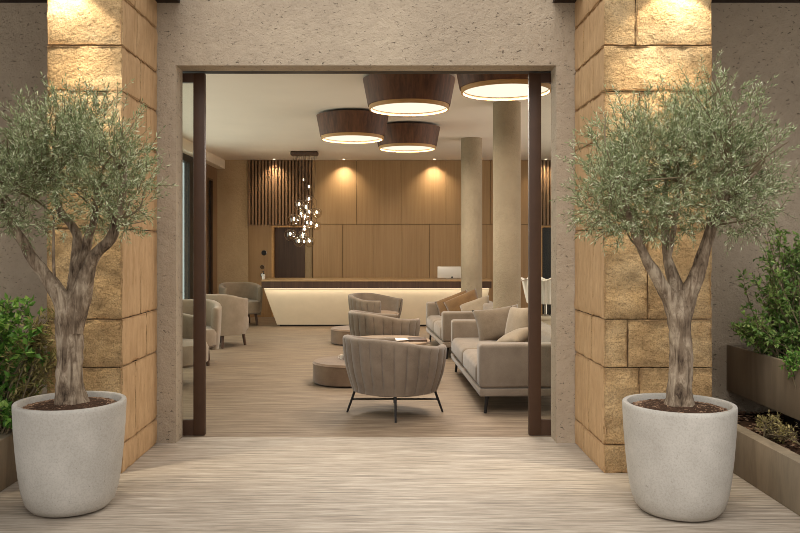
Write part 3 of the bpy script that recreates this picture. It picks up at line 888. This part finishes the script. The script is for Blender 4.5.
TL = [([(73,421,0),(73,404,0),(71,385,0),(69.5,360,.01),(68.5,335,.01),(70,310,0),(73,290,0)], [19.5,15.5,13,12,12.5,12.5,5], 20),
      ([(69,334,0),(65,306,-.02),(54,287,-.04),(44,273,-.06),(34,261,-.08),(24,244,-.1),(14,229,-.13),(2,205,-.16),(-8,180,-.18)], [9,9,8,6.4,6,5,4.6,3.4,2], 14),
      ([(71,332,0),(76,298,.02),(77,272,.05),(77,250,.07),(77,236,.09),(70,223,.1),(60,210,.12),(52,180,.15)], [10,10,8,6,5,4.2,3.6,2], 14),
      ([(77,272,.04),(84,255,.02),(88,240,0),(94,220,-.05),(97,190,-.1)], [5.5,5.2,4.6,3.4,1.8], 10),
      ([(72,332,0),(81,294,.0),(90,266,-.02),(99,251,-.04),(112,237,-.06),(118,214,-.08),(124,190,-.1),(126,165,-.1)], [10,9.5,7,6,5.2,4.2,3,1.8], 12),
      ([(55,288,-.03),(54,272,-.05),(53.5,245,-.06),(54,214,-.08)], [2.2,1.6,1.4,1.1], 6)]
BL = [(72,176,0,66,.46,60),(18,182,-.06,50,.42,58),(116,184,-.04,38,.42,50),(40,142,0,48,.42,40),(96,142,0,46,.42,42),(-8,190,-.1,36,.35,40),(122,206,-.1,24,.28,24),(66,126,0,30,.35,30)]
olive(PL, 11, 'olive tree with grey-green crown growing in the left concrete pot', TL, BL, 2500, 5.45)
TR = [([(681,421,0),(681,403,0),(680.5,385,0),(680,360,0),(680,340,0),(680,314,0),(681,290,0)], [19,14.5,12.5,11.8,11.5,12,5], 20),
      ([(679,328,0),(672,300,-.01),(663,287,-.03),(655,273,-.05),(646,259,-.06),(637,238,-.08),(628,212,-.12),(620,180,-.14)], [9,8.6,7,6,5.4,4.5,3.2,1.8], 12),
      ([(679,326,0),(676,290,.03),(671,272,.06),(667,255,.08),(665.5,233,.1),(664,205,.12),(668,170,.14)], [8,7.4,6,5,4.4,3.3,1.8], 12),
      ([(681,328,0),(688,297,0),(694,282,-.02),(700,265,-.03),(706,246,-.04),(711,230,-.05),(716,214,-.06),(724,192,-.07),(732,170,-.08)], [9,8.6,7.6,7,6,5.4,4.6,3.4,2], 12),
      ([(714,220,-.06),(726,200,-.09),(742,185,-.12),(756,172,-.15)], [4.4,3.6,2.8,1.6], 9),
      ([(668,258,.07),(672,240,.04),(676,215,0),(680,180,-.05)], [3.6,3,2.4,1.4], 8)]
BR = [(676,175,0,72,.46,62),(620,186,-.04,48,.42,58),(735,180,-.04,46,.42,62),(640,145,0,50,.42,48),(710,140,0,56,.42,52),(708,106,0,30,.32,34),(752,165,-.06,20,.32,36),(600,205,-.08,26,.3,30),(744,218,-.08,28,.3,18),(640,215,-.05,44,.35,22)]
olive(PR, 23, 'olive tree with grey-green crown growing in the right concrete pot', TR, BR, 3000, 5.45)

# ------------------------------------------------------------------ planters along the sides
def planter_bed(name, lab, s, xf, z, yend):
    # low kerb along y, from the wall towards the viewer; s = +1 right, -1 left
    t = thing(name, lab, 'planter', (xf, YW0-.003, 0))
    m = MB(); a, b = sorted((0, s*.10)); m.rbox(a, b, -(YW0-yend), 0, 0, z, .006, 2); m.build('front_wall', M['curb'], t)
    a, b = sorted((s*1.6, s*1.7)); m = MB(); m.rbox(a, b, -(YW0-yend), 0, 0, z, .006, 2); m.build('rear_wall', M['curb'], t)
    m = MB(); a, b = sorted((s*.1, s*1.6)); m.rbox(a, b, -(YW0-yend), -(YW0-yend)+.1, 0, z, .006, 2); m.build('end_wall', M['curb'], t)
    return t
planter_bed('planter_bed', 'low weathered planter kerb along the right edge of the terrace', 1, 2.46, .315, 2.6)
planter_bed('planter_bed', 'low weathered planter kerb at the left edge behind the left pot', -1, -2.495, .335, 2.6)
def soilbed(lab, x0, x1, y0, y1, z, seed, n):
    rnd = random.Random(seed); m = MB(); nx, ny = 12, 30; vs = []; fs = []
    for j in range(ny+1):
        for i in range(nx+1):
            x = x0+(x1-x0)*i/nx; y = y0+(y1-y0)*j/ny
            vs.append((x, y, z+.02*noise.noise(Vector((x*5, y*5, seed)))))
    for j in range(ny):
        for i in range(nx):
            a = j*(nx+1)+i; fs.append((a, a+1, a+nx+2, a+nx+1))
    m.add(vs, fs); m.cur = 1
    chips(m, n, lambda: (rnd.uniform(x0+.02, x1-.02), rnd.uniform(y0+.02, y1-.02), z+.012), .01, .03, rnd); m.cur = 0
    return tag(m.build('bark_mulch', [M['soil'], M['chip']], smooth=False), lab, 'mulch', kind='stuff')
soilbed('bark mulch filling the low right planter under the raised trough', 2.565, 4.05, 2.72, 6.32, .25, 5, 2600)
soilbed('bark mulch filling the low left planter under the green shrub', -4.08, -2.6, 2.72, 6.32, .27, 6, 1500)
# raised steel trough on the right
xt = 2.78
tr = thing('raised_trough', 'long raised weathered steel trough along the right side holding a green shrub', 'planter', (xt, YW0-.004, 0))
Lr = 3.2
m = MB(); m.rbox(0, .035, -Lr, 0, .43, .80, .004, 2); m.build('front_panel', M['corten'], tr)
m = MB(); m.rbox(.78, .815, -Lr, 0, .43, .80, .004, 2); m.build('rear_panel', M['corten'], tr)
for y in (-.035, -Lr):
    m = MB(); m.rbox(.035, .78, y, y+.035, .43, .80, .004, 2); m.build('end_panel', M['corten'], tr)
m = MB(); m.box(.035, .78, -Lr+.035, -.035, .43, .455); m.build('base_panel', M['corten'], tr, smooth=False)
for y in (-.5, -Lr+.4):
    m = MB(); m.box(.25, .6, y-.08, y+.08, .2, .43); m.build('foot', M['black'], tr, smooth=False)
soilbed('dark soil inside the raised steel trough', xt+.04, xt+.775, YW0-Lr+.04, YW0-.045, .64, 7, 900)

def shrub(name, lab, cat, base, stems, leaf_mat, seed, env, n_sub, Lf, Wf, ymax, narrow=False, spread=.5):
    # env: list of (centre, radii) ellipsoids in world space; stems start around base
    rnd = random.Random(seed); b = Vector(base)
    t = thing(name, lab, cat, base)
    fol, st = MB(), MB()
    for _ in range(stems):
        c, r = rnd.choice(env); u = rvec(rnd)*(rnd.random()**.4)
        tip = Vector(c)+Vector((u.x*r[0], u.y*r[1], u.z*r[2]))-b
        if tip.y+b.y > ymax: tip.y = ymax-b.y-.02
        if tip.y+b.y > 5.38 and b.x < -2.4: tip.x = min(tip.x, -2.46-b.x)
        s0 = Vector((rnd.uniform(-1,1)*spread*.3, rnd.uniform(-1,1)*spread*.3, -.03))
        if s0.y+b.y > ymax: s0.y = ymax-b.y-.02
        md = (s0*.45+tip*.55)+Vector((rnd.uniform(-.05,.05), rnd.uniform(-.05,.05), .05)); 
        if md.y+b.y > ymax: md.y = ymax-b.y-.02
        Q = bez([s0, md, tip], 8); st.tube(Q, lerpr([.0055, .004, .0015], len(Q)), 5)
        for k in range(n_sub):
            j = rnd.randint(5, len(Q)-1); p = Q[j]
            d = (rvec(rnd)*.8+Vector((0,0,.45))).normalized(); L = rnd.uniform(.04, .11)
            e = p+d*L
            if e.y+b.y > ymax-.03: continue
            st.tube([p, e], [.0018, .001], 3, False)
            for q in range(rnd.randint(4, 6)):
                f = .3+.7*q/5; ld = (d*.6+rvec(rnd)*.85+Vector((0,0,.1))).normalized(); l = Lf*rnd.uniform(.6, 1.15)
                up = (Vector((0,0,1))+rvec(rnd)*.7)
                w = p+d*L*f+ld*l+b
                if w.y > ymax or (w.y > 5.42 and -2.41 < w.x < 0): continue
                leaf(fol, p+d*L*f, ld, up, l, l*Wf*rnd.uniform(.8, 1.2), .18, rnd.uniform(-.12, .05), narrow)
    fol.build('foliage', leaf_mat, t, smooth=False); st.build('stems', M['twig'], t)
    return t
YR = 5.75
def E(px, py, Y, rx, ry, rz): return (PT(px, py, Y), (rx*Y/FP, ry, rz*Y/FP))
shrub('leafy_shrub', 'twiggy green shrub growing in the raised steel trough at the right', 'shrub', (3.08, YR, .65), 100, M['green2'], 31,
      [E(785,250,YR,28,.26,26), E(775,285,YR,32,.28,30), E(800,290,YR,40,.3,50), E(762,320,YR,26,.26,26), E(790,330,YR,34,.3,28), E(742,330,YR+.1,9,.15,10), E(815,255,YR,30,.3,30)], 17, .044, .5, 6.27)
shrub('low_plant', 'small bright green plant at the front of the raised trough', 'plant', (PX(803, 5.3), 5.3, .65), 14, M['green'], 33,
      [E(800,362,5.3,9,.1,6)], 8, .04, .5, 6.0, False, .2)
YLs = 5.35
shrub('leafy_shrub', 'bright green broad-leaved shrub at the left edge beside the left pot', 'shrub', (-2.75, YLs, .28), 80, M['green'], 35,
      [E(15,330,YLs,38,.3,36), E(5,370,YLs,48,.32,44), E(35,360,YLs,18,.2,36), E(20,400,YLs,34,.3,30), E(-10,315,YLs,30,.3,26)], 14, .064, .52, 6.2)
shrub('dry_shrub', 'yellowed wispy shrub between the green shrub and the left pillar', 'shrub', (-2.60, 5.33, .28), 22, M['straw'], 37,
      [E(47,345,5.3,10,.08,32), E(49,372,5.3,9,.08,24), E(44,322,5.3,8,.08,14)], 16, .06, .24, 6.27, True, .3)
# dry stems in the low right bed
shrub('dry_groundcover', 'dry twiggy plant in the mulch under the right trough', 'plant', (2.68, 5.45, .26), 26, M['straw'], 39,
      [((2.67, 5.4, .36), (.05, .3, .05)), ((2.68, 5.0, .35), (.05, .3, .05))], 4, .03, .35, 6.2, False, .2)

# ------------------------------------------------------------------ light
W = bpy.data.worlds.new('World'); S.world = W; W.use_nodes = True
nt = W.node_tree; nt.nodes.clear()
out = nt.nodes.new('ShaderNodeOutputWorld'); bg = nt.nodes.new('ShaderNodeBackground'); tc = nt.nodes.new('ShaderNodeTexCoord')
sp = nt.nodes.new('ShaderNodeSeparateXYZ'); rp = nt.nodes.new('ShaderNodeValToRGB')
nt.links.new(tc.outputs['Generated'], sp.inputs[0]); nt.links.new(sp.outputs['Z'], rp.inputs[0]); nt.links.new(rp.outputs[0], bg.inputs[0]); nt.links.new(bg.outputs[0], out.inputs[0])
e = rp.color_ramp.elements; e[0].position = 0; e[0].color = (.80, .79, .78, 1); e[1].position = .75; e[1].color = (.97, .98, 1.0, 1)
bg.inputs[1].default_value = 1.05

def spot(name, loc, tgt, en, size, blend, col, soft=.03):
    L = bpy.data.lights.new(name, 'SPOT'); L.energy = en; L.spot_size = radians(size); L.spot_blend = blend; L.color = col; L.shadow_soft_size = soft
    o = bpy.data.objects.new(name, L); C.objects.link(o); o.location = loc
    o.rotation_euler = (Vector(tgt)-Vector(loc)).to_track_quat('-Z', 'Y').to_euler(); return o
for px in (67, 675):
    x = PX(px, 5.486)
    spot('pillar_downlight', (x, 5.32, 3.52), (x, 5.33, 0), 30, 104, .25, (1, .90, .72), .02)
L = bpy.data.lights.new('soft_sun', 'SUN'); L.energy = 1.7; L.angle = radians(50); L.color = (1, .98, .95)
o = bpy.data.objects.new('soft_sun', L); C.objects.link(o); o.rotation_euler = Vector((.30, .78, -1.1)).to_track_quat('-Z', 'Y').to_euler()
for px, tx in ((67, 66), (675, 672)):
    x = PX(px, 5.486)
    spot('pillar_downlight', (x, 5.18, 3.55), (PX(tx, 5.486), 5.47, .9), 130, 46, 1, (1, .87, .64), .03)
for px, tx in ((67, -1.35), (675, .95)):
    x = PX(px, 5.486)
    spot('pillar_downlight', (x, 5.2, 3.55), (tx, 5.75, 0), 120, 42, .9, (1, .90, .72), .02)
# added area lights: daylight at the left glazing, fill at the windowless right wall
for x, y, rz, en, ln in ((XL-.16, 11.2, -90, 150, 7.6), (XR-.02, 11.5, 90, 110, 8.0)):
    L = bpy.data.lights.new('daylight_fill', 'AREA'); L.shape = 'RECTANGLE'; L.size = ln; L.size_y = 3.0; L.energy = en; L.color = (1, .95, .88)
    o = bpy.data.objects.new('daylight_fill', L); C.objects.link(o); o.location = (x, y, 1.75); o.rotation_euler = (radians(90), 0, radians(rz))

# ------------------------------------------------------------------ camera and view
cam = bpy.data.cameras.new('camera'); co = bpy.data.objects.new('camera', cam); C.objects.link(co)
cam.sensor_width = 36; cam.sensor_fit = 'HORIZONTAL'; cam.lens = FP/800*36
cam.shift_x = (400-CX)/800; cam.shift_y = -(266.5-CY)/800
co.location = (0, 0, H); co.rotation_euler = (radians(90), 0, 0); cam.clip_end = 100
S.camera = co
S.view_settings.view_transform = 'Standard'; S.view_settings.look = 'None'; S.view_settings.gamma = 1; S.view_settings.use_curve_mapping = False
S.view_settings.exposure = 0.28
S.cycles.use_denoising = True; S.cycles.filter_width = 0.9
S.cycles.max_bounces = 10; S.cycles.diffuse_bounces = 6; S.cycles.transparent_max_bounces = 24; S.cycles.sample_clamp_indirect = 6
